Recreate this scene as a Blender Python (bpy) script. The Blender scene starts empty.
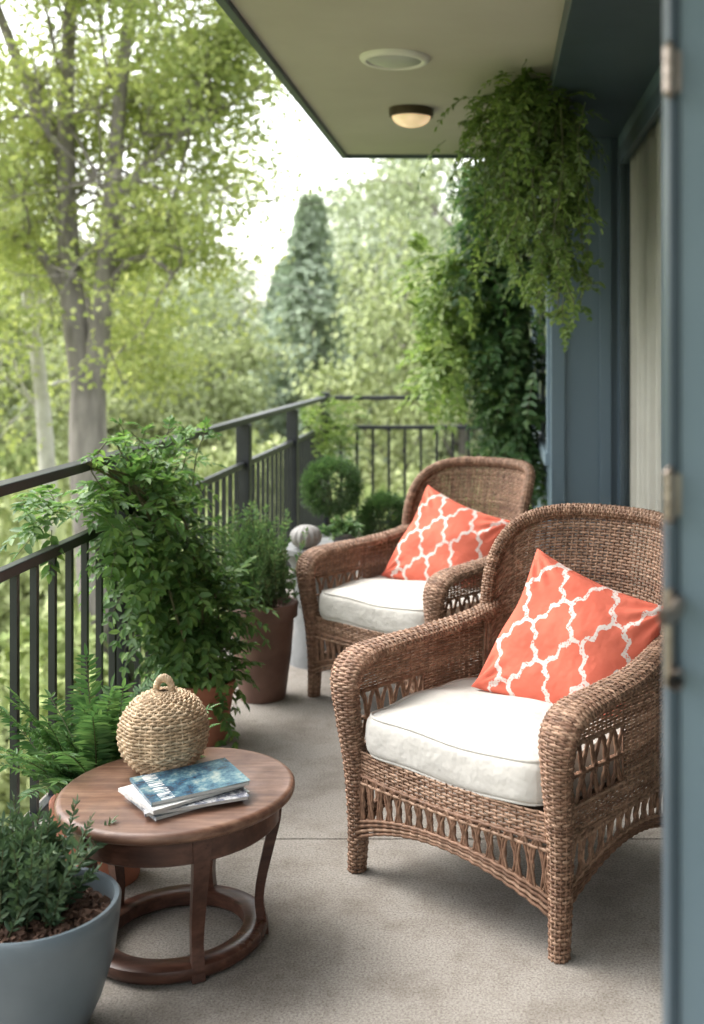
import bpy, math, numpy as np
from mathutils import Vector, Matrix
R = np.random.RandomState(7)
sc = bpy.context.scene
sc.view_settings.view_transform='Standard'; sc.view_settings.look='None'; sc.view_settings.exposure=0
A = np.array
def nrm(v):
    v=np.asarray(v,float); return v/np.maximum(np.linalg.norm(v,axis=-1,keepdims=True),1e-9)
# ------------------------------------------------------------------ mesh helpers
def mkmesh(name,V,F,mat,smooth=True,sharp=None):
    V=np.ascontiguousarray(V,dtype=np.float32).reshape(-1,3); F=np.ascontiguousarray(F,dtype=np.int32).reshape(-1,4)
    me=bpy.data.meshes.new(name)
    me.vertices.add(len(V)); me.vertices.foreach_set('co',V.ravel())
    me.loops.add(F.size); me.loops.foreach_set('vertex_index',F.ravel())
    me.polygons.add(len(F)); me.polygons.foreach_set('loop_start',np.arange(0,F.size,4,dtype=np.int32))
    me.update(calc_edges=True)
    me.polygons.foreach_set('use_smooth',np.full(len(F),smooth))
    if sharp: me.set_sharp_from_angle(angle=math.radians(sharp))
    me.materials.append(mat); me.update()
    return me
def link(name,data,parent=None,loc=None,rot=None,scale=None):
    o=bpy.data.objects.new(name,data); sc.collection.objects.link(o)
    if parent: o.parent=parent
    if loc is not None: o.location=loc
    if rot is not None: o.rotation_euler=rot
    if scale is not None: o.scale=scale
    return o
def empty(name,loc=(0,0,0),rot=(0,0,0)):
    e=link(name,None,None,loc,rot); e.empty_display_size=.1; return e
class MB:
    def __init__(s): s.V=[]; s.F=[]; s.n=0
    def add(s,VF):
        V,F=VF; V=np.asarray(V,float).reshape(-1,3); s.V.append(V); s.F.append(np.asarray(F).reshape(-1,4)+s.n); s.n+=len(V); return s
    def obj(s,name,mat,parent=None,smooth=True,sharp=None,bevel=0,**k):
        me=mkmesh(name,np.concatenate(s.V),np.concatenate(s.F),mat,smooth,sharp)
        o=link(name,me,parent,**k)
        if bevel:
            b=o.modifiers.new('b','BEVEL'); b.width=bevel; b.segments=2; b.limit_method='ANGLE'
        return o
def box(x0,x1,y0,y1,z0,z1):
    V=[(x,y,z) for x in(x0,x1) for y in(y0,y1) for z in(z0,z1)]
    return V,[(0,1,3,2),(4,6,7,5),(0,4,5,1),(2,3,7,6),(0,2,6,4),(1,5,7,3)]
def gridF(n,m,cn=False,cm=False):
    i=np.arange(n if cn else n-1)[:,None]; j=np.arange(m if cm else m-1)[None,:]
    a=i*m+j; b=((i+1)%n)*m+j; c=((i+1)%n)*m+(j+1)%m; d=i*m+(j+1)%m
    return np.stack([a,b,c,d],-1).reshape(-1,4)
def lathe(prof,n=48,c=(0,0,0)):
    p=np.array(prof,float); a=np.linspace(0,2*np.pi,n,endpoint=False)
    V=np.stack([p[None,:,0]*np.cos(a)[:,None],p[None,:,0]*np.sin(a)[:,None],np.broadcast_to(p[None,:,1],(n,len(p)))],-1)+A(c)
    return V.reshape(-1,3),gridF(n,len(p),cn=True)
def tube(P,r,k=6,closed=False):
    P=np.asarray(P,float); n=len(P); r=np.broadcast_to(np.asarray(r,float),(n,))
    if closed: T=nrm(np.roll(P,-1,0)-np.roll(P,1,0))
    else: T=nrm(np.gradient(P,axis=0))
    ref=A([0,0,1.]) if abs(T[0][2])<.8 else A([1.,0,0])
    N=np.zeros_like(P); N[0]=nrm(np.cross(T[0],ref))
    for i in range(1,n):
        v=N[i-1]-T[i]*np.dot(N[i-1],T[i]); N[i]=nrm(v)
    B=np.cross(T,N); a=np.linspace(0,2*np.pi,k,endpoint=False)
    V=P[:,None]+r[:,None,None]*(N[:,None]*np.cos(a)[None,:,None]+B[:,None]*np.sin(a)[None,:,None])
    return V.reshape(-1,3),gridF(n,k,cn=closed,cm=True)
def mtubes(P,r,k=3):
    M,n,_=P.shape; T=nrm(np.gradient(P,axis=1)); N=nrm(np.cross(T,A([.53,.31,.2]))); B=np.cross(T,N)
    a=np.linspace(0,2*np.pi,k,endpoint=False); r=np.broadcast_to(r,(M,n))
    V=P[:,:,None]+r[:,:,None,None]*(N[:,:,None]*np.cos(a)[None,None,:,None]+B[:,:,None]*np.sin(a)[None,None,:,None])
    F=gridF(n,k,cm=True); F=(F[None]+(np.arange(M)*n*k)[:,None,None]).reshape(-1,4)
    return V.reshape(-1,3),F
def spline(C,n):
    C=np.asarray(C,float); m=len(C); P=np.vstack([2*C[0]-C[1],C,2*C[-1]-C[-2]])
    t=np.clip(np.asarray(n) if not np.isscalar(n) else np.linspace(0,1,n),0,1)*(m-1); i=np.minimum(t.astype(int),m-2); f=(t-i)[...,None]
    p0,p1,p2,p3=P[i],P[i+1],P[i+2],P[i+3]
    return .5*((2*p1)+(-p0+p2)*f+(2*p0-5*p1+4*p2-p3)*f**2+(-p0+3*p1-3*p2+p3)*f**3)
# weave: real interlaced strands over a parametric surface
def weave(fn,nu,nv,closed=False,amp=.0022,rN=.0026,rV=.0043,k=5,stake=.003):
    mb=MB(); ns=2*nu; s=np.arange(ns if closed else ns+1)/ns; v=(np.arange(nv)+.5)/nv
    U,Vv=np.meshgrid(s,v); e=1e-3
    P=fn(U,Vv); du=fn(U+e,Vv)-fn(U-e,Vv); dv=fn(U,np.clip(Vv+e,0,1))-fn(U,np.clip(Vv-e,0,1))
    du=nrm(du); N=nrm(np.cross(du,dv)); W=nrm(np.cross(N,du))
    off=amp*np.cos(np.pi*(np.arange(len(s))[None,:]/2+np.arange(nv)[:,None]))
    P=P+N*off[...,None]+R.normal(0,.0005,P.shape)
    a=np.linspace(0,2*np.pi,k,endpoint=False)
    V=P[:,:,None]+N[:,:,None]*(rN*np.cos(a))[None,None,:,None]+W[:,:,None]*(rV*np.sin(a))[None,None,:,None]
    F=gridF(len(s),k,cn=closed,cm=True); F=(F[None]+(np.arange(nv)*len(s)*k)[:,None,None]).reshape(-1,4)
    mb.add((V,F))
    if stake:
        us=(np.arange(nu if closed else nu+1))/nu; vs=np.linspace(0,1,max(4,nv//4)); U,Vv=np.meshgrid(us,vs,indexing='ij')
        mb.add(mtubes(fn(U,Vv),stake,4))
    return np.concatenate(mb.V),np.concatenate(mb.F)
def tubefn(C,a,b,side=(1,0,0)):
    C=np.asarray(C,float); ab=np.stack([a,b,a],-1).astype(float)
    S0=A(side,float)
    def f(U,V):
        P=spline(C,V); T=nrm(spline(C,np.clip(V+.004,0,1))-spline(C,np.clip(V-.004,0,1))); r=spline(ab,V)
        S=nrm(S0-T*(T@S0)[...,None]); Q=np.cross(T,S); t=2*np.pi*U
        return P+S*(r[...,0]*np.cos(t))[...,None]+Q*(r[...,1]*np.sin(t))[...,None]
    return f
def leaves(base,d,n,L,W,hero=False,fold=.25):
    base=np.asarray(base).reshape(-1,3); d=nrm(d).reshape(-1,3); n=np.asarray(n).reshape(-1,3); M=len(base)
    s=nrm(np.cross(d,n)); n=np.cross(s,d); L=np.broadcast_to(L,(M,))[:,None]; W=np.broadcast_to(W,(M,))[:,None]
    if hero:
        V=np.stack([base,base+d*L*.28+s*W+n*W*fold,base+d*L*.68+s*W*.8+n*(W*fold-L*.03),base+d*L-n*L*.12,
                    base+d*L*.68-s*W*.8+n*(W*fold-L*.03),base+d*L*.28-s*W+n*W*fold],1)
        F=A([[0,1,2,3],[3,4,5,0]])[None]+(np.arange(M)*6)[:,None,None]
    else:
        V=np.stack([base,base+d*L*.5+s*W+n*W*fold,base+d*L,base+d*L*.5-s*W+n*W*fold],1)
        F=A([[0,1,2,3]])[None]+(np.arange(M)*4)[:,None,None]
    return V.reshape(-1,3),F.reshape(-1,4)
def stems(O,D,L,n,ll,lw,droop=.3,ang=60,planar=True,hero=True,r=.0015,t0=.15,jit=.25):
    O=np.asarray(O,float); D=nrm(D); M=len(O); L=np.broadcast_to(L,(M,)); t=np.linspace(t0,1,n)
    droop=np.broadcast_to(droop,(M,)); dn=A([0,0,-1.])
    def pos(t): return O[:,None]+D[:,None]*(L[:,None]*t)[...,None]+dn*((droop*L)[:,None]*t**2)[...,None]
    P=pos(t[None]); T=nrm(D[:,None]+2*dn*(droop[:,None]*t[None])[...,None])
    S=nrm(np.cross(T,A([0.02,0.03,1.])));
    if not planar:
        a=(np.arange(n)*2.4)[None]+R.rand(M,1)*6; U=np.cross(S,T); S=S*np.cos(a)[...,None]+U*np.sin(a)[...,None]
    Nn=np.cross(S,T); ca,sa=math.cos(math.radians(ang)),math.sin(math.radians(ang))
    sc_=(.55+.45*np.sin(np.pi*(.1+.85*t)))[None,:]
    out=MB()
    for sg in(1,-1):
        d=T*ca+S*sa*sg+R.normal(0,jit,P.shape); nn=Nn+R.normal(0,jit,P.shape)
        l=ll*sc_*R.uniform(.75,1.2,(M,n))
        out.add(leaves(P.reshape(-1,3),d.reshape(-1,3),nn.reshape(-1,3),l.ravel(),(lw*l/ll).ravel(),hero))
    d=T[:,-1]; out.add(leaves(P[:,-1],d,Nn[:,-1],ll*.8,lw*.8,hero))
    st=mtubes(pos(np.linspace(0,1,5)[None]),np.linspace(r*1.3,r*.6,5)[None],3)
    return (np.concatenate(out.V),np.concatenate(out.F)),st
# ------------------------------------------------------------------ materials
def M0(name,col=(.5,.5,.5),rough=.5,metal=0,spec=None):
    m=bpy.data.materials.new(name); m.use_nodes=True; nt=m.node_tree; b=nt.nodes['Principled BSDF']
    b.inputs['Base Color'].default_value=(*col,1); b.inputs['Roughness'].default_value=rough; b.inputs['Metallic'].default_value=metal
    if spec is not None: b.inputs['Specular IOR Level'].default_value=spec
    return m,nt,b
def nd(nt,t,**k):
    n=nt.nodes.new(t)
    for a,v in k.items():
        if a in n.inputs: n.inputs[a].default_value=v
        else: setattr(n,a,v)
    return n
def coord(nt,scale=(1,1,1),out='Object'):
    tc=nd(nt,'ShaderNodeTexCoord'); mp=nd(nt,'ShaderNodeMapping'); mp.inputs['Scale'].default_value=scale
    nt.links.new(tc.outputs[out],mp.inputs[0]); return mp.outputs[0]
def noise(nt,co,scale,detail=4,rough=.55):
    n=nd(nt,'ShaderNodeTexNoise'); n.inputs['Scale'].default_value=scale; n.inputs['Detail'].default_value=detail; n.inputs['Roughness'].default_value=rough
    if co is not None: nt.links.new(co,n.inputs['Vector'])
    return n.outputs['Fac']
def ramp(nt,fac,stops):
    r=nd(nt,'ShaderNodeValToRGB'); e=r.color_ramp.elements
    while len(e)<len(stops): e.new(.5)
    for i,(p,c) in enumerate(stops): e[i].position=p; e[i].color=(*c,1) if len(c)==3 else c
    nt.links.new(fac,r.inputs[0]); return r.outputs[0]
def mixc(nt,fac,a,b,mode='MIX'):
    m=nd(nt,'ShaderNodeMix'); m.data_type='RGBA'; m.blend_type=mode
    for s,v in((0,fac),(6,a),(7,b)):
        if hasattr(v,'links') : nt.links.new(v,m.inputs[s])
        else: m.inputs[s].default_value=v if s==0 else (*v,1)
    return m.outputs[2]
def bump(nt,b,h,dist=.002,st=.6):
    n=nd(nt,'ShaderNodeBump'); n.inputs['Distance'].default_value=dist; n.inputs['Strength'].default_value=st
    nt.links.new(h,n.inputs['Height']); nt.links.new(n.outputs[0],b.inputs['Normal'])
def math_(nt,op,a,b=None):
    m=nd(nt,'ShaderNodeMath',operation=op)
    for i,v in enumerate((a,b)):
        if v is None: continue
        if hasattr(v,'links'): nt.links.new(v,m.inputs[i])
        else: m.inputs[i].default_value=v
    return m.outputs[0]
def noisy(name,c1,c2,scale=6,rough=.5,bs=60,bd=.001,metal=0,stretch=(1,1,1),st=.5,spec=None):
    m,nt,b=M0(name,c1,rough,metal,spec); co=coord(nt,stretch)
    nt.links.new(ramp(nt,noise(nt,co,scale,6),[(.3,c1),(.7,c2)]),b.inputs['Base Color'])
    bump(nt,b,noise(nt,co,bs,4),bd,st); return m
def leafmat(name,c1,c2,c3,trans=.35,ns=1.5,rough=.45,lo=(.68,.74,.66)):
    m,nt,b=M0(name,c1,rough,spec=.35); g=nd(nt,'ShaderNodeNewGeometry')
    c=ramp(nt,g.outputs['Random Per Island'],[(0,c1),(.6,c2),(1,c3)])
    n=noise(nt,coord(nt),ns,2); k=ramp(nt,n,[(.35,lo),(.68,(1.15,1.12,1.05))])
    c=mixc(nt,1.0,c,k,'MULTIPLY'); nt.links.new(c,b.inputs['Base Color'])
    if trans==0:
        df=nd(nt,'ShaderNodeBsdfDiffuse'); nt.links.new(c,df.inputs[0]); nt.links.new(df.outputs[0],nt.nodes['Material Output'].inputs[0]); return m
    tr=nd(nt,'ShaderNodeBsdfTranslucent'); c2_=mixc(nt,1.0,c,(1.2,1.22,.85),'MULTIPLY'); nt.links.new(c2_,tr.inputs[0])
    mx=nd(nt,'ShaderNodeMixShader'); mx.inputs[0].default_value=trans
    nt.links.new(b.outputs[0],mx.inputs[1]); nt.links.new(tr.outputs[0],mx.inputs[2]); nt.links.new(mx.outputs[0],nt.nodes['Material Output'].inputs[0])
    return m
def wickermat(name,a,b_,c):
    m,nt,b=M0(name,a,.55,spec=.3); g=nd(nt,'ShaderNodeNewGeometry'); co=coord(nt)
    col=ramp(nt,g.outputs['Random Per Island'],[(0,a),(.5,b_),(1,c)])
    k=ramp(nt,noise(nt,co,55,3),[(.35,(.6,.58,.55)),(.7,(1.25,1.22,1.2))]); col=mixc(nt,1,col,k,'MULTIPLY')
    k=ramp(nt,noise(nt,co,5,2),[(.3,(.8,.78,.76)),(.7,(1.12,1.1,1.1))]); col=mixc(nt,1,col,k,'MULTIPLY')
    nt.links.new(col,b.inputs['Base Color']); return m
wicker=wickermat('wicker',(.19,.105,.068),(.28,.17,.112),(.40,.265,.185))
straw=wickermat('straw',(.44,.32,.20),(.54,.41,.27),(.65,.52,.36))
def fabric(name,col,fine=900):
    m,nt,b=M0(name,col,.9,spec=.15); co=coord(nt)
    c=ramp(nt,noise(nt,co,4,4),[(.3,tuple(x*.93 for x in col)),(.7,col)]); nt.links.new(c,b.inputs['Base Color'])
    w=noise(nt,co,9,3); f=noise(nt,co,fine,1); s=math_(nt,'ADD',math_(nt,'MULTIPLY',w,8.),math_(nt,'MULTIPLY',f,.35)); bump(nt,b,s,.0028,.8)
    return m,nt,b,co
white_fab,_,_,_=fabric('cream_canvas',(.60,.575,.525))
pill,nt,b,co=fabric('coral_trellis',(.78,.16,.09))
sx=nd(nt,'ShaderNodeSeparateXYZ'); nt.links.new(co,sx.inputs[0])
wob=math_(nt,'MULTIPLY',math_(nt,'SUBTRACT',noise(nt,co,110,3),.5),.12)
u=math_(nt,'MULTIPLY',sx.outputs[0],5.4); v=math_(nt,'MULTIPLY',sx.outputs[2],5.0)
a_=math_(nt,'ADD',math_(nt,'ADD',u,v),.15); b2=math_(nt,'ADD',math_(nt,'SUBTRACT',u,v),.35)
def line(p,q):
    s=math_(nt,'ADD',math_(nt,'MULTIPLY',math_(nt,'SINE',math_(nt,'MULTIPLY',q,2*math.pi)),.085),math_(nt,'MULTIPLY',math_(nt,'SINE',math_(nt,'MULTIPLY',q,6*math.pi)),.04))
    f=math_(nt,'FRACT',math_(nt,'ADD',math_(nt,'ADD',math_(nt,'ADD',p,s),wob),20.))
    return math_(nt,'LESS_THAN',math_(nt,'ABSOLUTE',math_(nt,'SUBTRACT',f,.5)),.058)
ln=math_(nt,'MAXIMUM',line(a_,b2),line(b2,a_))
thin=math_(nt,'GREATER_THAN',noise(nt,co,160,2),.40); ln=math_(nt,'MULTIPLY',ln,thin)
base=ramp(nt,noise(nt,co,5,3),[(.3,(.58,.125,.08)),(.7,(.68,.17,.11))])
nt.links.new(mixc(nt,ln,base,(.68,.60,.55)),b.inputs['Base Color'])
rail_m=noisy('black_rail_paint',(.012,.014,.018),(.022,.025,.03),8,.38,120,.0004)
blue_m=noisy('blue_gray_paint',(.072,.112,.142),(.094,.138,.168),3,.5,90,.0008,stretch=(1,1,.15))
blue_d=noisy('dark_blue_trim_paint',(.036,.055,.072),(.05,.075,.095),4,.4,90,.0006)
blue_l=noisy('door_blue_paint',(.165,.225,.265),(.19,.255,.295),4,.4,90,.0006)
hard_m=noisy('aged_brass',(.20,.16,.13),(.40,.34,.29),30,.38,80,.0006,metal=.8)
ceil_m=noisy('stucco_ceiling',(.47,.435,.385),(.52,.485,.435),2,.85,160,.002)
terra=noisy('terracotta',(.30,.105,.06),(.40,.16,.095),9,.8,150,.0012)
brownpot=noisy('brown_clay',(.12,.06,.045),(.19,.105,.078),9,.6,150,.0012)
graypot=noisy('blue_gray_ceramic',(.12,.15,.17),(.165,.20,.22),5,.3,40,.0006)
graymetal=noisy('gray_composite',(.14,.145,.145),(.21,.215,.215),14,.7,150,.001)
bark_soil=noisy('bark_mulch',(.03,.016,.01),(.14,.075,.05),60,.9,80,.01)
barkm=noisy('tree_bark',(.13,.115,.105),(.30,.27,.25),9,.95,25,.03,stretch=(1,1,.25))
birch=noisy('pale_bark',(.38,.36,.33),(.55,.53,.5),6,.9,25,.02)
stemm=noisy('green_stem',(.08,.10,.04),(.12,.11,.05),9,.7,80,.0005)
def woodmat(name,c1,c2,c3,r):
    m,nt,b=M0(name,c1,r,spec=.4); co=coord(nt,(1,9,9)); n=noise(nt,co,5,7,.62)
    c=ramp(nt,n,[(.28,c1),(.5,c2),(.72,c3)]); w=noise(nt,coord(nt),7,5)
    c=mixc(nt,1,c,ramp(nt,w,[(.3,(.62,.6,.58)),(.65,(1.2,1.2,1.2))]),'MULTIPLY')
    s_=noise(nt,coord(nt,(1,3,3)),30,4,.7); c=mixc(nt,1,c,ramp(nt,s_,[(.60,(1,1,1)),(.68,(.6,.55,.52))]),'MULTIPLY')
    nt.links.new(c,b.inputs['Base Color']); bump(nt,b,n,.001,.4)
    nt.links.new(ramp(nt,w,[(.3,(r+.15,)*3),(.7,(r-.08,)*3)]),b.inputs['Roughness']); return m
wood_top=woodmat('worn_walnut_top',(.085,.038,.025),(.155,.08,.052),(.25,.15,.10),.36)
wood_d=woodmat('dark_walnut',(.045,.018,.012),(.08,.034,.022),(.135,.062,.042),.34)
conc,nt,b=M0('aggregate_concrete',(.4,.37,.33),.85); co=coord(nt)
c=ramp(nt,noise(nt,co,1.1,5),[(.3,(.235,.212,.186)),(.7,(.31,.283,.25))])
c=mixc(nt,1,c,ramp(nt,noise(nt,co,150,3,.7),[(.36,(.62,.6,.58)),(.5,(1,1,1)),(.66,(1.25,1.25,1.24))]),'MULTIPLY')
vo=nd(nt,'ShaderNodeTexVoronoi'); vo.inputs['Scale'].default_value=95; nt.links.new(co,vo.inputs['Vector'])
c=mixc(nt,1,c,ramp(nt,vo.outputs['Distance'],[(.08,(.72,.69,.66)),(.28,(1,1,1))]),'MULTIPLY')
c=mixc(nt,1,c,ramp(nt,noise(nt,co,4.5,6,.65),[(.34,(.72,.69,.66)),(.55,(1,1,1))]),'MULTIPLY')
c=mixc(nt,1,c,ramp(nt,noise(nt,co,13,5,.7),[(.60,(1,1,1)),(.74,(.66,.63,.6))]),'MULTIPLY')
nt.links.new(c,b.inputs['Base Color']); bump(nt,b,noise(nt,co,170,3),.003,.7)
grass=noisy('grass',(.16,.20,.07),(.28,.30,.13),.5,.95,8,.05)
# ------------------------------------------------------------------ world, sun, camera
w=bpy.data.worlds.new('World'); sc.world=w; w.use_nodes=True; nt=w.node_tree
sky=nt.nodes.new('ShaderNodeTexSky'); sky.sky_type='NISHITA'; sky.sun_disc=False
sd=Vector((-.62,.30,.85)).normalized()
sky.sun_elevation=math.asin(sd.z); sky.sun_rotation=math.atan2(sd.x,sd.y); sky.dust_density=4; sky.air_density=1.5
hs=nt.nodes.new('ShaderNodeHueSaturation'); hs.inputs['Saturation'].default_value=.2; hs.inputs['Value'].default_value=4.4
nt.links.new(sky.outputs[0],hs.inputs['Color']); nt.links.new(hs.outputs[0],nt.nodes['Background'].inputs[0]); nt.nodes['Background'].inputs[1].default_value=.15
sl=bpy.data.lights.new('sun','SUN'); sl.energy=1.4; sl.angle=math.radians(40); sl.color=(1,.96,.9)
so=link('sun',sl); so.rotation_euler=sd.to_track_quat('Z','Y').to_euler()
cd=bpy.data.cameras.new('camera'); cam=link('camera',cd); sc.camera=cam
cam.location=(0,0,1.6); cam.rotation_euler=(math.radians(90),0,0)
cd.sensor_width=36; cd.lens=39.66; cd.shift_x=-.1396; cd.shift_y=-.158; cd.clip_end=6000; cd.clip_start=.05
cd.dof.use_dof=True; cd.dof.focus_distance=3.3; cd.dof.aperture_fstop=2.4
# ------------------------------------------------------------------ ground & floor
GZ=-4.0
MB().add(box(-2500,2500,-500,4000,GZ-.2,GZ)).obj('ground',grass)
f=empty('balcony_floor')
mb=MB()
ys=[-2,0.0,3.695,7.2,10.05]
for a0,a1 in zip(ys[:-1],ys[1:]): mb.add(box(-1.62,.74,a0+.003,a1-.003,-.06,0))
mb.obj('slabs',conc,f,False,bevel=.003)
MB().add(box(-1.64,.74,-2.02,10.07,-.28,-.062)).obj('slab_base',noisy('slab_edge',(.16,.15,.14),(.2,.19,.18)),f,False)
# ------------------------------------------------------------------ railing
r=empty('balcony_railing'); X=-1.49
mb=MB()
mb.add(box(X-.03,X+.03,-2,9.93,1.165,1.20)); mb.add(box(X-.018,X+.018,-2,9.9,.905,.94)); mb.add(box(X-.018,X+.018,-2,9.9,.07,.105))
mb.add(box(X+.031,.36,9.87,9.93,1.165,1.20)); mb.add(box(X+.031,.36,9.882,9.918,.905,.94)); mb.add(box(X+.031,.36,9.882,9.918,.07,.105))
mb.obj('rails',rail_m,r,False,bevel=.004)
mb=MB()
for y in(-1.5,1.6,4.5,6.7,8.3,9.9): mb.add(box(X-.04,X+.04,y-.04,y+.04,0,1.162 if y<9 else 1.23))
mb.obj('posts',rail_m,r,False,bevel=.004)
mb=MB()
for y in np.arange(-1.9,9.85,.15):
    if min(abs(y-p) for p in(-1.5,1.6,4.5,6.7,8.3,9.9))>.06: mb.add(box(X-.011,X+.011,y-.011,y+.011,.105,.905))
for x in np.arange(X+.14,.3,.14): mb.add(box(x-.011,x+.011,9.889,9.911,.105,.905))
mb.obj('balusters',rail_m,r,False)
# ------------------------------------------------------------------ building
h=empty('house_wall')
MB().add(box(.36,3.2,6.8,10.5,GZ,3.0)).obj('end_wall',blue_m,h,False)
mb=MB()
mb.add(box(.355,.42,6.775,6.799,.0,2.88)); mb.add(box(.63,.70,6.775,6.799,0,2.88)); mb.add(box(.42,.63,6.78,6.799,0,.18)); mb.add(box(.338,.358,6.775,6.86,0,2.88)); mb.add(box(.338,.358,10.38,10.5,0,3.0))
mb.obj('corner_boards',blue_m,h,False,bevel=.003)
MB().add(box(.28,.745,-2,6.8,2.88,2.998)).obj('header_beam',blue_d,h,False,bevel=.004)
mb=MB().add(box(.74,.90,-2,6.798,2.80,2.88)); mb.add(box(.745,.9,-2,1.6,-.06,2.80)); mb.obj('lintel',blue_m,h,False)
mb=MB()
y0,y1,z0,z1=7.25,9.3,.95,2.0
for q in(box(.33,.359,y0-.09,y1+.09,z1,z1+.09),box(.315,.359,y0-.11,y1+.11,z0-.08,z0),box(.33,.359,y0-.09,y0,z0,z1),box(.33,.359,y1,y1+.09,z0,z1),box(.337,.359,8.25,8.3,z0,z1)): mb.add(q)
mb.obj('window_frame',blue_l,h,False,bevel=.003)
glass,nt,b=M0('window_glass',(.05,.06,.065),.04,spec=.8)
MB().add(box(.35,.3585,y0,y1,z0,z1)).obj('window_glass',glass,h,False)
s=empty('sliding_glass_door'); XD=.75
mb=MB()
for ya,yb in((6.66,6.79),(4.9,4.98),(3.2,3.28),(1.6,1.7)): mb.add(box(XD-.015,XD+.03,ya,yb,.0,2.80))
mb.add(box(XD-.014,XD+.03,1.7,6.66,2.70,2.80)); mb.add(box(XD-.014,XD+.03,1.7,6.66,0,.09))
mb.obj('door_frame',blue_d,s,False,bevel=.004)
gl,nt,b=M0('clear_glass',(.9,.95,.95),.02); tr=nd(nt,'ShaderNodeBsdfTransparent'); tr.inputs[0].default_value=(.9,.92,.92,1)
mx=nd(nt,'ShaderNodeMixShader'); lw=nd(nt,'ShaderNodeLayerWeight'); lw.inputs[0].default_value=.2
gg=nd(nt,'ShaderNodeBsdfGlossy'); gg.inputs['Roughness'].default_value=.03
nt.links.new(math_(nt,'MULTIPLY',lw.outputs['Fresnel'],.35),mx.inputs[0]); nt.links.new(tr.outputs[0],mx.inputs[1]); nt.links.new(gg.outputs[0],mx.inputs[2]); nt.links.new(mx.outputs[0],nt.nodes['Material Output'].inputs[0])
MB().add(box(XD+.008,XD+.014,1.7,6.66,.09,2.7)).obj('glass_panes',gl,s,False)
yy=np.linspace(5.35,6.65,160); zz=np.linspace(.05,2.75,6)
Y,Z=np.meshgrid(yy,zz,indexing='ij'); V=np.stack([XD+.065+.02*np.sin(Y*42)+.01*np.sin(Y*17),Y,Z],-1)
MB().add((V,gridF(160,6))).obj('curtain',noisy('linen_curtain',(.62,.55,.47),(.70,.63,.54),5,.9),s)
MB().add(box(.9,3.2,1.5,6.79,-.06,0)).add(box(3.2,3.3,1.4,6.79,0,2.8)).add(box(.9,3.2,1.4,1.5,0,2.8)).add(box(.9,3.3,1.4,6.79,2.885,2.99)).obj('interior_room',noisy('interior_plaster',(.3,.28,.25),(.33,.31,.28)),s,False)
rf=empty('balcony_roof')
MB().add(box(-1.06,3.3,-2,8.07,3.0,3.16)).obj('soffit',ceil_m,rf,False)
MB().add(box(-1.10,-1.062,-2,8.11,2.975,3.20)).add(box(-1.061,3.3,8.072,8.11,2.975,3.20)).obj('fascia',blue_d,rf,False,bevel=.003)
MB().add(box(-1.13,3.4,-2.05,8.15,3.202,3.24)).obj('roof_deck',noisy('roofing',(.06,.06,.06),(.09,.09,.09)),rf,False)
wp=noisy('white_enamel',(.72,.70,.66),(.76,.74,.70),4,.4)
e=empty('ceiling_speaker',(-.48,5.4,3.0))
MB().add(lathe([(.128,-.016),(.135,-.024),(.15,-.024),(.162,-.016),(.168,-.006),(.168,0)],48)).obj('trim_ring',wp,e,True,50)
MB().add(lathe([(.001,-.034),(.06,-.031),(.10,-.025),(.129,-.015)],48)).obj('frosted_cover',noisy('frosted_cover',(.42,.42,.41),(.46,.46,.45),4,.3),e)
e=empty('flush_ceiling_light',(-.486,6.55,3.0))
MB().add(lathe([(.128,0),(.13,-.02),(.128,-.045),(.118,-.05),(.112,-.045),(.112,-.03)],48)).obj('bronze_ring',noisy('bronze',(.07,.05,.035),(.1,.075,.05),20,.4,metal=.6),e,True,35)
em,nt,b=M0('frosted_lit_glass',(.8,.7,.55),.4); b.inputs['Emission Color'].default_value=(1,.66,.36,1)
nt.links.new(ramp(nt,noise(nt,coord(nt),9,2),[(.35,(.45,.45,.45)),(.65,(.9,.9,.9))]),b.inputs['Emission Strength'])
t=np.linspace(0,np.pi/2,10); MB().add(lathe([(max(.001,.112*math.sin(a)),-.04-.065*math.cos(a)) for a in t],40)).obj('glass_bowl',em,e)
d=empty('entry_door'); 
MB().add(box(.197,.209,1.28,1.33,-.0,2.86)).obj('door_edge',blue_d,d,False,bevel=.002)
MB().add(box(.21,.30,1.285,1.33,0,2.86)).add(box(.30,.95,1.285,1.33,0,.3)).add(box(.30,.95,1.285,1.33,2.7,2.86)).add(box(.82,.95,1.285,1.33,.3,2.7)).obj('door_leaf',blue_l,d,False,bevel=.003)
MB().add(box(.30,.82,1.30,1.31,.3,2.7)).obj('door_pane',gl,d,False)
mb=MB()
for z,l in((1.916,.026),(1.436,.026)):
    for k3 in (-1,0,1): mb.add(tube([(.197,1.272,z+(k3-.46)*l*.66),(.197,1.272,z+(k3+.46)*l*.66)],.0075,14))
    mb.add(tube([(.197,1.272,z-l-.006),(.197,1.272,z-l-.003),(.197,1.272,z-l)],[.002,.006,.008],12)); mb.add(tube([(.197,1.272,z+l),(.197,1.272,z+l+.003),(.197,1.272,z+l+.007)],[.008,.006,.002],12)); mb.add(box(.199,.211,1.278,1.284,z-l*.9,z+l*.9))
mb.add(tube([(.197,1.275,1.22),(.197,1.275,1.33)],.006,12)); mb.add(tube([(.208,1.278,1.315),(.203,1.25,1.315),(.195,1.235,1.31),(.181,1.23,1.308)],[.008,.008,.009,.010],12))
mb.add(tube([(.208,1.278,1.235),(.203,1.25,1.235),(.198,1.24,1.235)],[.007,.008,.010],12))
mb.obj('door_hardware',hard_m,d,True,40)
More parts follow.
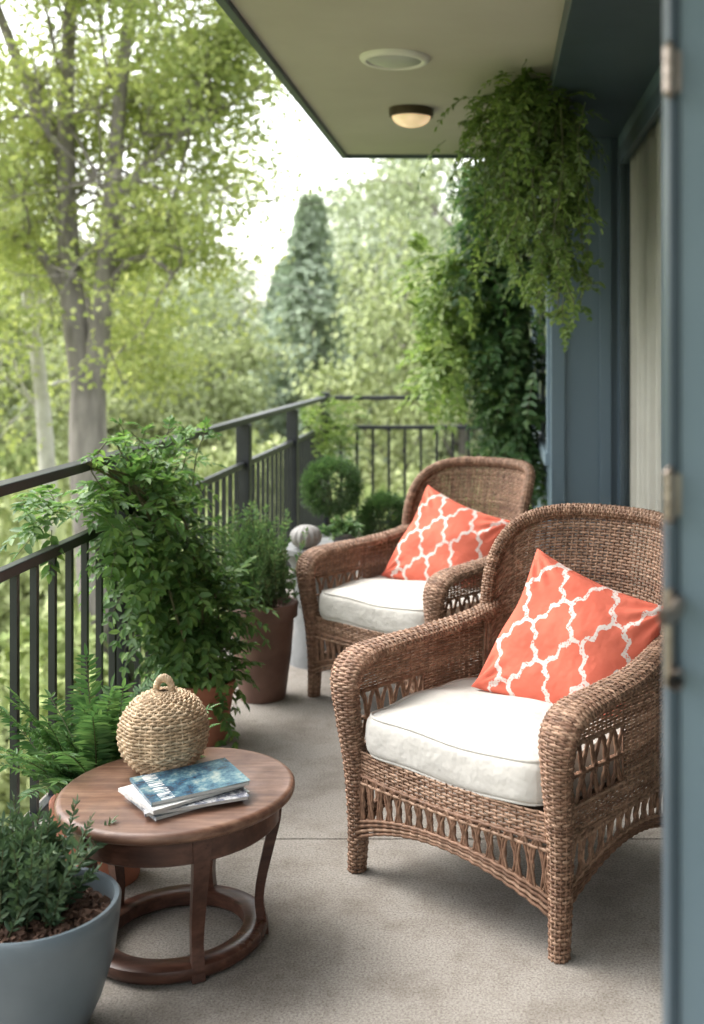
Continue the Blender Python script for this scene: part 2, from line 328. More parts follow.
# ------------------------------------------------------------------ wicker chair
def chair_meshes():
    mb=MB()
    def back(U,V):
        s=2*U-1; th=s*1.25; sn=np.sin(th)/math.sin(1.25)
        top=.66+.38*np.power(np.clip(1-np.abs(np.clip(s,-1,1))**4.2,0,1),1/2.8)
        z=.22+V*(top-.22); k=np.clip((z-.3)/.75,0,1)
        x=(.345+.035*k)*sn; y=.14+.21*(np.cos(th)-math.cos(1.25))/(1-math.cos(1.25))+.13*k**1.3*np.cos(th*.7)
        return np.stack([x,y,z],-1)
    mb.add(weave(back,50,80,rV=.0046,stake=.0035,amp=.003))
    us=np.linspace(0,1,120); rim=back(us,np.ones_like(us)); 
    L=np.r_[0,np.cumsum(np.linalg.norm(np.diff(rim,axis=0),axis=1))]; q=np.linspace(0,L[-1],26); rim=np.stack([np.interp(q,L,rim[:,i]) for i in range(3)],-1)
    mb.add(weave(tubefn(rim,np.full(26,.021),np.full(26,.021),(0,1,0)),10,int(L[-1]/.0095),True,rV=.0047))
    for sx in(-1,1):
        C=A([(.345,.21,.72),(.37,.10,.69),(.40,-.06,.668),(.415,-.24,.660),(.415,-.37,.645),(.41,-.425,.59),(.402,-.42,.47),(.396,-.40,.34),(.39,-.39,.17),(.39,-.395,0)])*A([sx,1,1])
        a=A([.030,.040,.050,.058,.061,.055,.042,.036,.031,.026]); b_=A([.020,.020,.021,.022,.026,.030,.031,.031,.030,.026])
        mb.add(weave(tubefn(C,a,b_),14,140,True,rV=.0049,amp=.0028))
        mb.add(weave(tubefn(A([(.31,.30,.40),(.33,.32,.2),(.35,.36,0)])*A([sx,1,1]),A([.03,.03,.026]),A([.03,.03,.026])),10,42,True,rV=.005))
        def sp(U,V,y0=-.37,y1=.26,z0=.31,z1=.38): return np.stack([.392*sx-sx*.05*np.clip((y0+(y1-y0)*U)/.26,0,1)**2,y0+(y1-y0)*U,z0+(z1-z0)*V],-1)
        mb.add(weave(sp,30,8))
        mb.add(weave(lambda U,V:sp(U,V,-.10,.22,.38,.66),15,29))
        mb.add(weave(lambda U,V:sp(U,V,-.39,-.10,.545,.66),14,12))
        mb.add(lat(lambda t,h:A([.392*sx,-.38+.28*t,.38+.165*h]),5,nu=1))
        mb.add(lat(lambda t,h:A([.392*sx-sx*.04*t*t,-.37+.62*t,.305-(.175-.085*(1-(2*t-1)**2))*h]),13,bot=True))
    def fb(U,V): s=2*U-1; return np.stack([.375*s,-.405-.03*(1-s*s),.305+.075*V],-1)
    mb.add(weave(fb,34,8))
    mb.add(lat(lambda t,h:A([.375*(2*t-1),-.405-.03*(1-(2*t-1)**2),.305-(.185-.085*(1-(2*t-1)**2))*h]),17,bot=True))
    return mb
def lat(f,n,nu=1,bot=False):
    out=MB()
    du=nrm(f(.51,.5)-f(.49,.5)); dv=nrm(f(.5,.51)-f(.5,.49)); N=np.cross(du,dv); Lu=np.linalg.norm(f(1,.5)-f(0,.5))
    for lane in range(nu):
        hlo,hhi=lane/nu,(lane+1)/nu
        for ph in(0,1):
            for o in(-.5,.5):
                t=np.linspace(0,1,n*12+1); w=.5-.5*np.cos(np.pi*(t*n+ph))
                P=A([f(min(max(a+o*.0080/Lu,0),1),hlo+(hhi-hlo)*b) for a,b in zip(t,w)]); P=P+N*(.004*(1 if ph else -1)*np.cos(np.pi*t*n))[:,None]
                P+=R.normal(0,.001,P.shape); out.add(tube(P,.0045,5))
    for lane in range(nu):
        for k in range(n):
            c=f((k+.5)/n,(lane+.5)/nu); a=np.linspace(0,2*np.pi,12,endpoint=False)
            rr=.011; out.add(tube(c+np.cos(a)[:,None]*du*rr*.7+np.sin(a)[:,None]*dv*rr*1.6+N*.003,.0042,5,closed=True))
    for hv in([.0,.5,1.0] if not bot else [0.0,.13,.80,.88,.97,1.06]):
        P=A([f(a,hv) for a in np.linspace(0,1,40)]); wv=.0025*np.cos(np.arange(40)*np.pi/1.0)[:,None]
        out.add(tube(P+N*.004+N*wv,.0052,6)); out.add(tube(P-N*.004-N*wv,.005,6))
    return np.concatenate(out.V),np.concatenate(out.F)
cm=chair_meshes(); wick_me=mkmesh('wicker_frame',np.concatenate(cm.V),np.concatenate(cm.F),wicker)
deck=MB().add(box(-.36,.36,-.38,.16,.345,.37)); deck_me=mkmesh('seat_deck',np.concatenate(deck.V),np.concatenate(deck.F),noisy('dark_webbing',(.05,.03,.02),(.07,.045,.03)),False)
def cubegrid(n):
    out=MB(); g=np.linspace(-1,1,n); S,T=np.meshgrid(g,g,indexing='ij'); one=np.ones_like(S)
    for ax in range(3):
        for sg in(-1,1):
            c=[None]*3; c[ax]=sg*one; c[(ax+1)%3]=S; c[(ax+2)%3]=T*sg
            out.add((np.stack(c,-1),gridF(n,n)))
    return np.concatenate(out.V),np.concatenate(out.F)
V,F=cubegrid(36)
p=9.; q=(np.sum(np.abs(V)**p,-1,keepdims=True))**(1/p); V2=V/q
ha,hb,hc=.350,.315,.066
def cush(v):
    s,t,u=v[:,0],v[:,1],v[:,2]
    x=ha*s*(1-.09*np.clip(t,0,1)**2); y=hb*t; z=hc*u+np.sign(u)*.026*np.abs(u)**.5*(1-s**2)*(1-t**2)*(u>0)
    z=z+.006*np.sin(s*5+t*3)+.004*np.sin(t*9-s*4)-.008*(np.exp(-((s-.2)**2+(t-.1)**2)*6))*(u>0)
    b_=1+.02*(1-u**2); return np.stack([x*b_,y*b_,z],-1)
cb=MB().add((cush(V2),F))
th=np.linspace(0,2*np.pi,160,endpoint=False); c_,s_=np.cos(th),np.sin(th); qq=(np.abs(c_)**p+np.abs(s_)**p)**(1/p)
for u in(.86,-.86):
    k=(1-.86**p)**(1/p); pv=np.stack([c_/qq*k,s_/qq*k,np.full_like(c_,u)],-1); pp=cush(pv); pp[:,:2]*=1.008
    cb.add(tube(pp,.0052,8,closed=True))
cush_me=mkmesh('seat_cushion',np.concatenate(cb.V),np.concatenate(cb.F),white_fab)
n=60; g=np.linspace(-1,1,n); S,T=np.meshgrid(g,g,indexing='ij'); pb=MB()
def pil(sg):
    hh=.092*np.power(np.clip((1-S**2)*(1-T**2),0,1),.42)
    hh=hh*(1+.09*np.sin(S*4+T*2.3)+.07*np.sin(T*7-S*3))
    for cx_,cz_ in((-1,1),(1,1),(1,-1),(-1,-1)):
        dd=np.hypot(S-cx_,T-cz_); an=np.arctan2(T-cz_,S-cx_); hh=hh+.007*np.sin(an*14)*np.exp(-((dd-.35)/.22)**2)
    x=.262*S*(1-.10*(1-T**2)); z=.245*T*(1-.10*(1-S**2)); return np.stack([x+.004*np.sin(T*6),sg*np.maximum(hh,0),z],-1)
pb.add((pil(-1),gridF(n,n))).add((pil(1),gridF(n,n)[:,::-1]))
pil_me=mkmesh('pillow',np.concatenate(pb.V),np.concatenate(pb.F),pill)
for cx,cy,off in((.129,3.52,(.075,.085,.664)),(-.285,5.27,(-.0,.085,.66))):
    ch=empty('wicker_armchair',(cx,cy,0),(0,0,math.radians(-40.5)))
    link('wicker_frame',wick_me,ch); link('seat_deck',deck_me,ch); link('seat_cushion',cush_me,ch,loc=(0,-.118,.437))
    M=Matrix.Translation((cx,cy,0))@Matrix.Rotation(math.radians(-40.5),4,'Z')@Matrix.Translation(off)@Matrix.Rotation(math.radians(14),4,'Z')@Matrix.Rotation(math.radians(-26),4,'X')@Matrix.Rotation(math.radians(17),4,'Y')
    o=link('throw_pillow',pil_me); o.matrix_world=M
# ------------------------------------------------------------------ round table
t=empty('round_side_table',(-.86,3.06,0))
MB().add(lathe([(.001,.418),(.296,.418),(.306,.416),(.312,.410),(.313,.402),(.311,.394),(.303,.388),(.001,.388)],96)).obj('table_top',wood_top,t,True,40)
mb=MB().add(lathe([(.272,.388),(.272,.322),(.268,.318),(.25,.318),(.25,.388)],80)); mb.obj('apron',wood_d,t,True,40)
MB().add(lathe([(.175,.012),(.175,.042),(.18,.046),(.226,.046),(.236,.04),(.24,.027),(.236,.014),(.228,.006),(.18,.006),(.175,.012)],80)).obj('base_ring',wood_d,t,True,40)
mb=MB()
for k in range(5):
    a=math.radians(10+72*k); C=A([(.262,0,.385),(.260,0,.32),(.242,0,.24),(.224,0,.16),(.216,0,.10),(.222,0,.05),(.228,0,.004)]); P=spline(C,18)
    wd=np.interp(np.linspace(0,1,18),[0,.3,.7,1],[.024,.019,.015,.017]); th_=np.interp(np.linspace(0,1,18),[0,.3,.7,1],[.016,.014,.012,.014])
    V=np.stack([P+A([sx*1.,0,0])*th_[:,None]+A([0,sy*1.,0])*wd[:,None] for sx,sy in((-1,-1),(1,-1),(1,1),(-1,1))],1)
    ca,sa=math.cos(a),math.sin(a); V=V@A([[ca,sa,0],[-sa,ca,0],[0,0,1]]); mb.add((V,gridF(18,4,cm=True)))
mb.obj('legs',wood_d,t,True,50)
wv=empty('woven_straw_pumpkin',(-.93,3.17,.418)); wv.scale=(1.02,1.02,1.14)
def pump(U,V):
    f=math.pi*(.02+.93*(1-V)); rr=.118*np.power(np.sin(f),.8)
    z=.098+.098*np.cos(f); t=2*np.pi*U; rr=rr*(1+.02*np.cos(9*t)); return np.stack([rr*np.cos(t),rr*np.sin(t),z],-1)
MB().add(weave(pump,44,36,True,amp=.0026,rN=.0032,rV=.0037,stake=.003)).obj('woven_body',straw,wv)
MB().add((pump(*np.meshgrid(np.linspace(0,1,40),np.linspace(0,1,20)))*A([.96,.96,.97])+A([0,0,.003]),gridF(20,40))).obj('inner_lining',noisy('straw_dark',(.2,.13,.07),(.25,.16,.09)),wv)
a=np.linspace(-.25,np.pi+.25,40); mb=MB()
for ph in(0,2.09,4.19):
    w_=a*9+ph; rr=.022+.0045*np.cos(w_); mb.add(tube(np.stack([rr*np.cos(a),.0045*np.sin(w_),.198+rr*np.sin(a)*1.4],-1),.0052,8))
mb.obj('rope_handle',straw,wv)
mg=empty('magazine_stack',(-.815,2.99,.4185)); z=0
page=noisy('page_edges',(.50,.49,.46),(.64,.63,.60),20,.7,stretch=(1,1,60))
def cover(name,cs):
    m,nt,b=M0(name,cs[0],.25,spec=.5); co=coord(nt); n=noise(nt,co,22,6,.7); c=ramp(nt,n,[(.36,cs[0]),(.46,cs[1]),(.55,cs[2]),(.68,cs[3])]); 
    sx=nd(nt,'ShaderNodeSeparateXYZ'); nt.links.new(co,sx.inputs[0]); band=math_(nt,'LESS_THAN',math_(nt,'ABSOLUTE',math_(nt,'SUBTRACT',sx.outputs[0],-.085)),.018)
    txt=math_(nt,'GREATER_THAN',noise(nt,coord(nt,(14,160,1)),1.0,1),.52); c=mixc(nt,math_(nt,'MULTIPLY',band,txt),c,(.6,.6,.58))
    nt.links.new(c,b.inputs['Base Color']); return m
cv=[cover('cover_a',((.6,.6,.58),(.2,.25,.3),(.7,.7,.68),(.3,.35,.4))),cover('cover_b',((.1,.12,.15),(.5,.5,.5),(.05,.06,.1),(.6,.6,.6))),cover('cover_c',((.7,.68,.64),(.5,.5,.5),(.75,.74,.7),(.4,.4,.42))),cover('cover_blue',((.02,.035,.06),(.035,.09,.14),(.09,.18,.22),(.32,.37,.33)))]
for i,(rz,dx,dy) in enumerate(((40,.0,.0),(25,.014,-.016),(43,-.012,-.008),(33,.004,.008))):
    k=link('magazine_part',None,mg,(dx,dy,z),(0,0,math.radians(rz))); k.name='magazine_%d'%(i+1)
    MB().add(box(-.128,.128,-.098,.098,.0008,.0085)).obj('pages_%d'%(i+1),page,k,False)
    mb=MB(); xs=np.linspace(-.13,.131,16); z_=.0092+.003*((xs+.13)/.26)**3*(i==3)
    V=np.stack([np.stack([xs,np.full(16,-.1),z_],-1),np.stack([xs,np.full(16,.1),z_],-1)],1); mb.add((V,gridF(16,2)))
    mb.add(box(-.1305,-.1285,-.1,.1,0,.009)); mb.obj('cover_%d'%(i+1),cv[i],k,False); z+=.0104
# ------------------------------------------------------------------ plants
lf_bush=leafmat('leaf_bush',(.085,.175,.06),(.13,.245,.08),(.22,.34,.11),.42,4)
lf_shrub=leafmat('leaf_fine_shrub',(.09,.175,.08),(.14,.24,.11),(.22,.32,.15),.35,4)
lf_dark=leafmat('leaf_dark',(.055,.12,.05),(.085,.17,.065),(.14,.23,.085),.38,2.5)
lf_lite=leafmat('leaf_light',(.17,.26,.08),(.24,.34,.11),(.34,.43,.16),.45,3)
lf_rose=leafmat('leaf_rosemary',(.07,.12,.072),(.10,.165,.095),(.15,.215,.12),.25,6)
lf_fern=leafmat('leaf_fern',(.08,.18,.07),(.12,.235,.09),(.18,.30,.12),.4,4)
def foliage(par,parts,lm,sm=None):
    l=MB(); s_=MB()
    for a_,b_ in parts: l.add(a_); s_.add(b_)
    l.obj('foliage',lm,par); s_.obj('stems',sm or stemm,par)
def vtube(pts,r,k=5): return (leaves([pts[0]],[[0,0,1]],[[1,0,0]],.01,.01,True),tube(pts,r,k))
def pot(par,prof,m,soilr,soilz,n=56):
    MB().add(lathe(prof,n)).obj('pot',m,par,True,45)
    a=np.linspace(0,soilr,14); V=lathe([(max(x,.001),soilz) for x in a],40)[0]; V[:,2]+=R.normal(0,.005,len(V))
    MB().add((V,gridF(40,14,cn=True))).obj('soil',bark_soil,par)
def rd(n): return nrm(R.normal(size=(n,3)))
e=empty('potted_rosemary',(-1.077,2.64,0))
pot(e,[(.001,.01),(.095,.01),(.105,0),(.115,.004),(.15,.08),(.178,.17),(.19,.26),(.193,.30),(.188,.307),(.178,.306),(.174,.295),(.17,.24)],graypot,.172,.262)
mb=MB()
for i in range(420):
    rr=.163*math.sqrt(R.rand()); a=R.rand()*6.28; c=A([rr*math.cos(a),rr*math.sin(a),.268+R.rand()*.012]); sz=R.uniform(.003,.010,3)*A([1,.7,.4])
    bx=A(box(-sz[0],sz[0],-sz[1],sz[1],-sz[2],sz[2])[0])@A(Matrix.Rotation(R.rand()*6,3,rd(1)[0].tolist()))+c; mb.add((bx,box(0,1,0,1,0,1)[1]))
mb.obj('bark_chips',noisy('bark_chips',(.05,.025,.016),(.17,.095,.062),25,.9),e,False)
n=120; O=np.stack([R.normal(-.06,.05,n),R.normal(0.02,.05,n),np.full(n,.265)],-1); D=nrm(np.stack([R.normal(-.02,.28,n)+(O[:,0]+.06)*3,R.normal(0,.28,n),np.ones(n)],-1))
foliage(e,[stems(O,D,R.uniform(.10,.25,n),22,.033,.0052,.06,50,False,True,.002,.1)],lf_rose)
e=empty('potted_fern',(-1.19,3.42,0))
tp=lambda r,h:[(.001,.004),(r*.68,.004),(r*.7,0),(r*.72,.006),(r*.93,h*.8),(r*.94,h*.81),(r*1.0,h*.815),(r*1.01,h*.99),(r*.99,h),(r*.9,h),(r*.88,h*.85)]
pot(e,tp(.15,.25),terra,.13,.22)
n=60; a=R.rand(n)*6.28; el=R.uniform(.7,1.45,n); D=np.stack([np.cos(a)*np.cos(el),np.sin(a)*np.cos(el),np.sin(el)],-1)
foliage(e,[stems(np.tile([0,0,.22],(n,1))+R.normal(0,.02,(n,3)),D,R.uniform(.3,.52,n),26,.058,.0075,R.uniform(.08,.36,n),68,True,True,.0018,.12,.12)],lf_fern)
e=empty('climbing_vine_plant')
pv,pf=lathe(tp(.125,.25),48); MB().add((pv+A([-1.19,4.62,0]),pf)).obj('pot',terra,e,True,45)
parts=[]
for c,rad,k in(((-1.40,4.36,.99),(.11,.26,.13),95),((-1.33,4.5,.80),(.16,.2,.22),160),((-1.24,4.62,.52),(.15,.16,.2),150),((-1.22,4.66,.30),(.12,.14,.12),70),((-1.45,4.95,1.10),(.07,.3,.08),40),((-1.50,3.95,1.03),(.07,.2,.08),18)):
    d=rd(k); O_=A(c)+d*A(rad)*R.uniform(.35,1,(k,1)); D=nrm(d+A([.05,-.2,.25])+R.normal(0,.35,(k,3)))
    parts.append(stems(O_,D,R.uniform(.10,.22,k),7,.056,.0125,R.uniform(.2,.8,k),50,True,True,.0014))
for k in range(9):
    x,y=R.normal(-1.4,.07),R.uniform(4.0,4.9); pts=spline(A([(x,y,1.05),(x+R.normal(0,.04),y,1.18),(x+R.normal(0,.08),y+R.normal(0,.08),1.28)]),8); parts.append(vtube(pts,.0025)); parts.append(stems(pts[2:],rd(6)+A([0,0,.2]),.07,4,.04,.009,.3,50))
for k in range(7):
    pts=spline(A([(-1.19,4.62,.2),(-1.2+R.normal(0,.05),4.6+R.normal(0,.08),.6),(-1.4+R.normal(0,.05),4.45+R.normal(0,.15),1.0),(-1.45,4.3+R.normal(0,.3),1.2)]),14); parts.append(vtube(pts,.005))
foliage(e,parts,lf_bush)
e=empty('potted_shrub',(-1.07,5.2,0))
pot(e,[(.001,.004),(.095,.004),(.10,0),(.105,.01),(.13,.2),(.142,.36),(.144,.37),(.158,.375),(.161,.43),(.156,.44),(.14,.44),(.136,.40)],brownpot,.135,.40)
n=150; O=np.stack([R.normal(0,.055,n),R.normal(0,.055,n),np.full(n,.4)],-1); D=nrm(np.stack([R.normal(-.08,.2,n),R.normal(0,.25,n),np.ones(n)],-1))
foliage(e,[stems(O,D,R.uniform(.2,.52,n),20,.030,.0062,.06,50,False,True,.0018,.2)],lf_shrub)
e=empty('gray_garden_stool',(-.88,5.82,0))
MB().add(lathe([(.001,.60),(.205,.60),(.22,.595),(.222,.57),(.21,.56),(.17,.5),(.15,.35),(.155,.15),(.175,.03),(.18,0)],56)).obj('stool_body',graymetal,e,True,50)
e=empty('ribbed_stone_ornament',(-.955,5.70,.60))
a=np.linspace(0,2*np.pi,72,endpoint=False); f_=np.linspace(.05,np.pi-.25,24); A1,F1=np.meshgrid(a,f_,indexing='ij'); rr=.078*np.sin(F1)*(1+.05*np.cos(14*A1))
MB().add((np.stack([rr*np.cos(A1),rr*np.sin(A1),.058+.06*np.cos(F1)],-1),gridF(72,24,cn=True))).obj('ornament_body',noisy('weathered_stone',(.26,.25,.24),(.36,.345,.33),20,.8),e)
e=empty('potted_succulent',(-.78,5.82,.60)); pot(e,tp(.07,.06),graymetal,.06,.05)
n=60; d=rd(n); d[:,2]=np.abs(d[:,2])*.7+.15
foliage(e,[stems(np.tile([0,0,.05],(n,1)),d,R.uniform(.07,.13,n),8,.03,.008,.2,50,False,True,.0015)],lf_shrub)
for x,y,hc_,rb,hp in((-.955,6.6,.80,.17,.55),(-.66,6.75,.585,.155,.40)):
    e=empty('potted_topiary_ball',(x,y,0)); pot(e,tp(.15,hp),graymetal,.13,hp*.88)
    n=1100; d=rd(n); O=A([0,0,hc_])+d*rb*.66
    foliage(e,[stems(O,nrm(d+R.normal(0,.25,(n,3))+A([0,0,.2])),R.uniform(.05,.085,n),9,.016,.0028,.05,45,False,False,.001,.1),stems([[0,0,hp*.8]]*6,rd(6)*.15+A([0,0,1]),hc_-hp*.8,3,.02,.004,0,50,False,False,.006)],lf_dark)
e=empty('corner_post_vine'); n=80
O=np.stack([R.normal(-1.42,.09,n),R.uniform(9.2,9.9,n),R.uniform(.75,1.15,n)],-1)
foliage(e,[stems(O,nrm(rd(n)+A([0,-.3,.3])),R.uniform(.1,.25,n),6,.055,.014,.4,50)],lf_lite)
# wall ivy on the end wall
e=empty('wall_climbing_vine'); parts=[]
n=1150; hz=R.uniform(.68,2.98,n); wd=np.interp(hz,[.7,1.2,1.8,2.3,3],[.16,.28,.42,.48,.46])
O=np.stack([.27-wd*R.rand(n)**.9,8.45+R.normal(0,.28,n),hz],-1); D=nrm(rd(n)+A([-.3,-.35,.1]))
parts.append(stems(O,D,R.uniform(.14,.30,n),7,.075,.018,R.uniform(.3,1.0,n),50,True,True,.0016))
for k in range(9):
    parts.append(vtube(spline(A([(.28-.03*k,8.5+R.normal(0,.1),0.0),(.26-.02*k+R.normal(0,.03),8.5,.8),(.15+R.normal(0,.06),8.4,1.8),(.05+R.normal(0,.15),8.3,2.95)]),18),.009,6))
foliage(e,parts,lf_dark)
e=empty('wall_vine_new_growth'); n=240; hz=R.uniform(1.3,2.3,n)
O=np.stack([-.14-.38*R.rand(n),8.3+R.normal(0,.25,n),hz],-1)
foliage(e,[stems(O,nrm(rd(n)+A([-.3,-.3,.2])),R.uniform(.15,.3,n),7,.075,.018,.4,50)],lf_lite)
e=empty('hanging_vine'); parts=[]
n=330; O=np.stack([R.normal(.17,.13,n),R.normal(5.9,.2,n),2.98-np.abs(R.normal(0,.24,n))],-1); O[:,0]=np.minimum(O[:,0],.33+.12*R.rand(n)); O[:,2]=np.where(O[:,0]>.26,np.minimum(O[:,2],2.84),O[:,2]); D=nrm(rd(n)+A([-.1,-.4,.0]))
parts.append(stems(O,D,R.uniform(.13,.28,n),8,.048,.011,R.uniform(.5,1.3,n),48,True,True,.0013))
for k in range(38):
    x=R.uniform(-.05,.44); y=R.normal(5.9,.2); zt=2.78; ln_=R.uniform(.45,1.05)*(1 if x>.15 else .7)
    pts=spline(A([(x,y,zt),(x+R.normal(0,.04),y-.05,zt-.35*ln_),(x+R.normal(.0,.05),y,zt-.7*ln_),(x+R.normal(.0,.06),y,zt-ln_)]),22)
    parts.append(vtube(pts,.0022,4))
    m_=13; O_=pts[R.randint(3,22,m_)]; parts.append(stems(O_,nrm(rd(m_)+A([0,-.2,-.2])),R.uniform(.06,.13,m_),6,.042,.0105,.6,50))
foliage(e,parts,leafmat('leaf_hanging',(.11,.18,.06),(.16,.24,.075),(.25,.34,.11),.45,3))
# ------------------------------------------------------------------ trees
def grow(p,d,L,r,lev,tb,tips,spread=.75,kids=4,up=.15):
    n=6; pts=[A(p,float)]; dd=nrm(d)
    for i in range(n-1): dd=nrm(dd+R.normal(0,.13,3)+A([0,0,up*.25])); pts.append(pts[-1]+dd*L/(n-1))
    pts=A(pts); tb.add(tube(pts,np.linspace(r,r*.5,n),6 if lev>0 else 4))
    if lev==0: tips+= [pts[-1],pts[3]]; return
    tips.append(pts[-1])
    for k in range(kids):
        i=R.randint(2,n); q=nrm(dd+R.normal(0,spread,3)+A([0,0,up])); grow(pts[i],q,L*R.uniform(.55,.75),r*.5,lev-1,tb,tips,spread,kids,up)
def tipleaves(tips,per,sig,L,W,flat=.6):
    T=np.repeat(A(tips),per,0); P=T+R.normal(0,1,T.shape)*A([sig,sig,sig*flat]); d=rd(len(P))+A([0,0,-.35]); return leaves(P,d,rd(len(P))*.7+A([0,0,.7]),L*R.uniform(.7,1.3,len(P)),W*R.uniform(.8,1.2,len(P)))
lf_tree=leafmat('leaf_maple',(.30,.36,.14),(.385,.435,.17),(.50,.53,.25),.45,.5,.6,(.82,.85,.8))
e=empty('maple_tree'); tb=MB(); tips=[]
trunk=spline(A([(-4.45,13,GZ),(-4.5,13,-2.),(-4.68,13,0.3),(-4.68,13,1.3)]),12); tb.add(tube(trunk,np.linspace(.27,.19,12),14))
axes=[]
def limb(C,r0,r1,n=16,kids=10,L=1.5,lev=2):
    P=spline(A(C),n); tb.add(tube(P,np.linspace(r0,r1,n),10)); axes.append(spline(A(C),60))
    for k in range(kids):
        i=R.randint(n//3,n); d=nrm(rd(1)[0]+A([0,0,.35])); grow(P[i],d,L*R.uniform(.7,1.2),max(r1*.5,.018),lev,tb,tips)
limb([(-4.7,13,1.0),(-4.88,13,2.3),(-4.98,13.1,3.7),(-4.95,13.1,5.2),(-4.8,13.2,8.)],.16,.05,kids=13)
limb([(-4.66,13,1.0),(-4.48,12.9,2.2),(-4.33,12.8,3.5),(-4.2,12.8,5.),(-3.9,12.9,7.5)],.14,.045,kids=12)
limb([(-4.45,12.9,2.3),(-4.15,12.8,2.6),(-3.85,12.7,2.62),(-3.55,12.6,2.4)],.06,.02,kids=5,L=.8,lev=1)
limb([(-4.85,13,2.1),(-5.2,12.9,2.7),(-5.6,12.8,3.0),(-6.2,12.8,3.6)],.075,.03,kids=6,L=1.1)
limb([(-4.95,13.1,3.7),(-5.5,13.2,4.8),(-6.0,13.3,6.0),(-6.3,13.4,7.)],.09,.03,kids=8)
limb([(-4.33,12.8,3.3),(-3.8,12.9,3.9),(-3.3,13.,4.3),(-2.9,13.,4.5)],.07,.02,kids=9,L=1.0)
limb([(-4.6,13,1.6),(-4.9,13.6,2.2),(-5.4,14.3,2.6)],.06,.03,kids=6,L=1.1)
tb.obj('trunk_and_branches',barkm,e)
tp_=A(tips); keep=(tp_[:,1]>9.5)&(tp_[:,0]<-2.5+.1*np.maximum(0,tp_[:,2]-5))
ax=np.concatenate(axes[:2]+[trunk]); 
for i,t_ in enumerate(tp_):
    dxz=np.min(np.hypot(ax[:,0]-t_[0],ax[:,2]-t_[2])); 
    if dxz<.32 and t_[1]<13.1 and t_[2]<5.2 and R.rand()<.85: keep[i]=False
tp_=tp_[keep]; tp_=tp_[R.rand(len(tp_))<.85]
print('tips',len(tp_))
per=max(8,int(46000/len(tp_)))
MB().add(tipleaves(tp_,per,.19,.09,.03)).obj('crown',lf_tree,e)
e=empty('leaning_birch_tree'); tb=MB(); tips=[]
P=spline(A([(-6.2,16,GZ),(-6.3,16,-1),(-6.45,16,1.2),(-6.8,16,3.5)]),12); tb.add(tube(P,np.linspace(.15,.07,12),10))
for k in range(9): grow(P[R.randint(6,12)],nrm(rd(1)[0]+A([0,0,.4])),1.3,.03,1,tb,tips)
tb.obj('trunk_and_branches',birch,e); MB().add(tipleaves(tips,40,.28,.10,.036)).obj('crown',lf_tree,e)
far1=leafmat('leaf_far_haze_light',(.38,.43,.22),(.45,.50,.27),(.53,.57,.33),0,.25,.8,(.88,.9,.88))  # far leaf colours from here on are paled to paint in distance haze
far2=leafmat('leaf_far_haze_mid',(.34,.39,.24),(.40,.46,.28),(.47,.52,.33),0,.25,.8,(.88,.9,.88))
far3=leafmat('leaf_far_haze_pale',(.46,.51,.38),(.53,.58,.43),(.60,.64,.49),0,.25,.8,(.9,.92,.9))
farc=leafmat('needle_far_haze',(.36,.44,.34),(.42,.50,.39),(.48,.56,.44),0,.4,.8,(.9,.92,.9))  # fir needles likewise carry the haze in their pale colour
def decid(name,lm,per=60,L=.145,sg=.36):
    tb=MB(); tips=[]; P=A([(0,0,0),(.1,0,1.5),(0,.1,3.2),(.1,0,6.5)]); P=spline(P,10); tb.add(tube(P,np.linspace(.16,.05,10),7))
    for k in range(16):
        i=R.randint(3,10); grow(P[i],nrm(rd(1)[0]*A([1,1,.5])+A([0,0,.45])),R.uniform(1.3,2.1),.045,1,tb,tips,.7,4)
    tm=mkmesh(name+'_trunk',np.concatenate(tb.V),np.concatenate(tb.F),barkm); l=tipleaves(tips,per,sg,L,L*.42,.7); 
    return tm,mkmesh(name+'_leaves',l[0],l[1],lm,False)
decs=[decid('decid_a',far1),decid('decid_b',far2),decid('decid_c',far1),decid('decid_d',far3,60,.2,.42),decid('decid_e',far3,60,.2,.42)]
def conifer(name):
    tb=MB(); tb.add(tube(A([(0,0,0),(0,0,9.)]),[.16,.02],7)); lv=MB()
    nb=400; t_=R.rand(nb)**.8; z=.9+8.0*t_; ln=(1.9*(1-t_)**.8+.12)*R.uniform(.6,1.15,nb); a=R.rand(nb)*6.28
    O=np.stack([0*z,0*z,z],-1); D=np.stack([np.cos(a),np.sin(a),np.full(nb,.05)],-1)
    l,s_=stems(O,D,ln,14,.30,.045,.28,60,True,False,.012,.1,.35); tb.add(s_)
    l2,_=stems(O-A([0,0,.05]),D,ln,12,.26,.04,.4,40,False,False,.012,.1,.4)
    lv.add(l).add(l2)
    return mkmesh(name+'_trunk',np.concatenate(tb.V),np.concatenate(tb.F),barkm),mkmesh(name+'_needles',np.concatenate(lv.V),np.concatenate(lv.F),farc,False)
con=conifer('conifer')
def place(name,ms,x,y,top,H0,wid=1.0):
    e=empty(name,(x,y,GZ)); k=(top-GZ)/H0; e.scale=(k*wid,k*wid,k); e.rotation_euler=(0,0,R.rand()*6.28)
    link('trunk',ms[0],e); link('crown',ms[1],e)
place('fir_tree',con,-4.9,30,5.9,9.1,1.0)
place('fir_tree',con,-4.4,36,5.2,9.1,1.1)
place('fir_tree',con,-6.9,37,4.6,9.1,1.1)
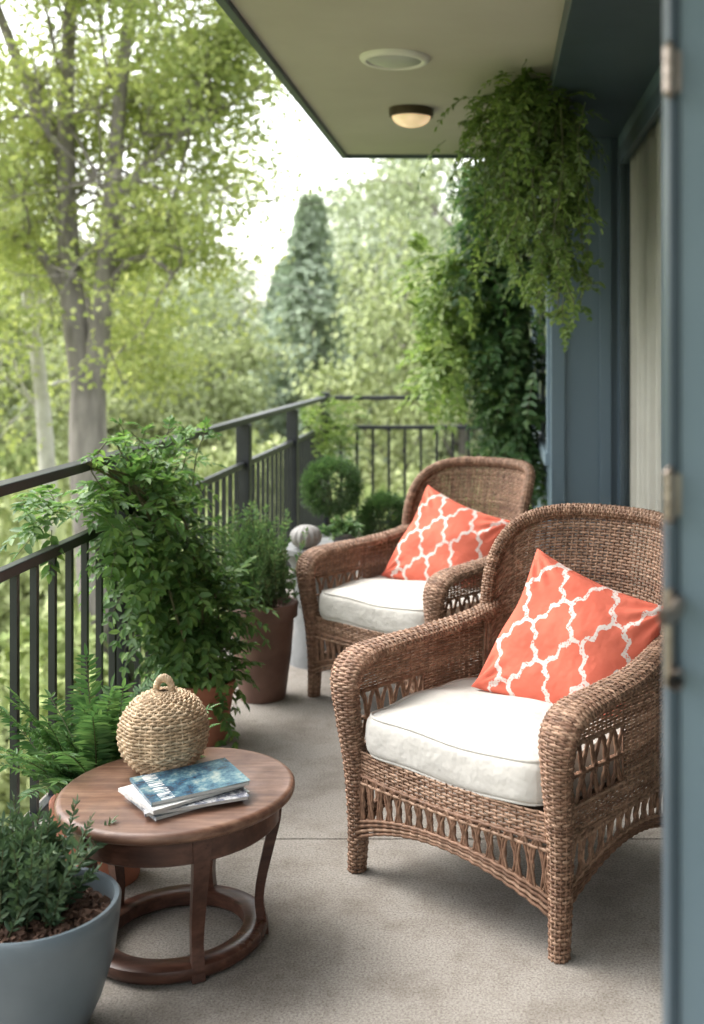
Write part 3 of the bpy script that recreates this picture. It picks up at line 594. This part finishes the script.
for x,y,top,i in((-2.9,36,8.2,3),(-1.9,24,4.6,0),(-.9,28,6.6,1),(.9,30,7.5,1)): place('deciduous_tree',decs[i],x,y,top,8.2,.8)
e=empty('distant_trees'); k=0
def dt(i,x,y,top,w=1.):
    global k
    s_=(top-GZ)/8.2; q=link('tree_spot_%d'%k,None,e,(x,y,GZ),(0,0,R.rand()*6.28),(s_*w,s_*w,s_)); link('trunk_%d'%k,decs[i][0],q); link('crown_%d'%k,decs[i][1],q); k+=1
for x,y,top,i in ((-7.4,29,3.0,0),(-9.2,31,3.8,1),(-11.5,30,4.6,2),(-14,29,6,0),(-16,24,6,1),(-9.8,22,2.2,2),(-12.5,20,3.,0)): dt(i,x,y,top)
for y in(44,60):
    for x in np.arange(-40,24,4.0):
        top=R.uniform(5.,7.)+(y-44)*.12; xx=x+R.uniform(-1,1); 
        if -.28<xx/y<-.133: top=min(top,3.6+(y-44)*.05)
        dt(3+R.randint(2),xx,y+R.uniform(-2,2),top,1.3)
def shrub(name,lm,nl=6500):
    c=[]
    for i in range(16):
        ctr=A([R.normal(0,.7),R.normal(0,.7),R.uniform(.4,1.6)]); m=nl//16; c.append(ctr+rd(m)*R.uniform(.35,.6)*R.uniform(.6,1.05,(m,1)))
    P=np.concatenate(c); l=leaves(P,rd(len(P))+A([0,0,.2]),rd(len(P))+A([0,0,.6]),.12*R.uniform(.7,1.3,len(P)),.042); return mkmesh(name,l[0],l[1],lm,False)
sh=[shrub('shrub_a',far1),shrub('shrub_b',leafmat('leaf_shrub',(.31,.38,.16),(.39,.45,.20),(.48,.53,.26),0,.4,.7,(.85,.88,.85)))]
e=empty('shrubbery'); k=0
for i in range(110):
    y=R.uniform(9,30); x=R.uniform(-.62*y-2,3); 
    if x>-2.6 and y<14: continue
    if abs(x+4.6)<.9 and y<13: continue
    s_=R.uniform(.8,1.5); link('shrub_%d'%k,sh[i%2],e,(x,y,GZ),(0,0,R.rand()*6.28),(s_,s_,s_*R.uniform(.8,1.4))); k+=1
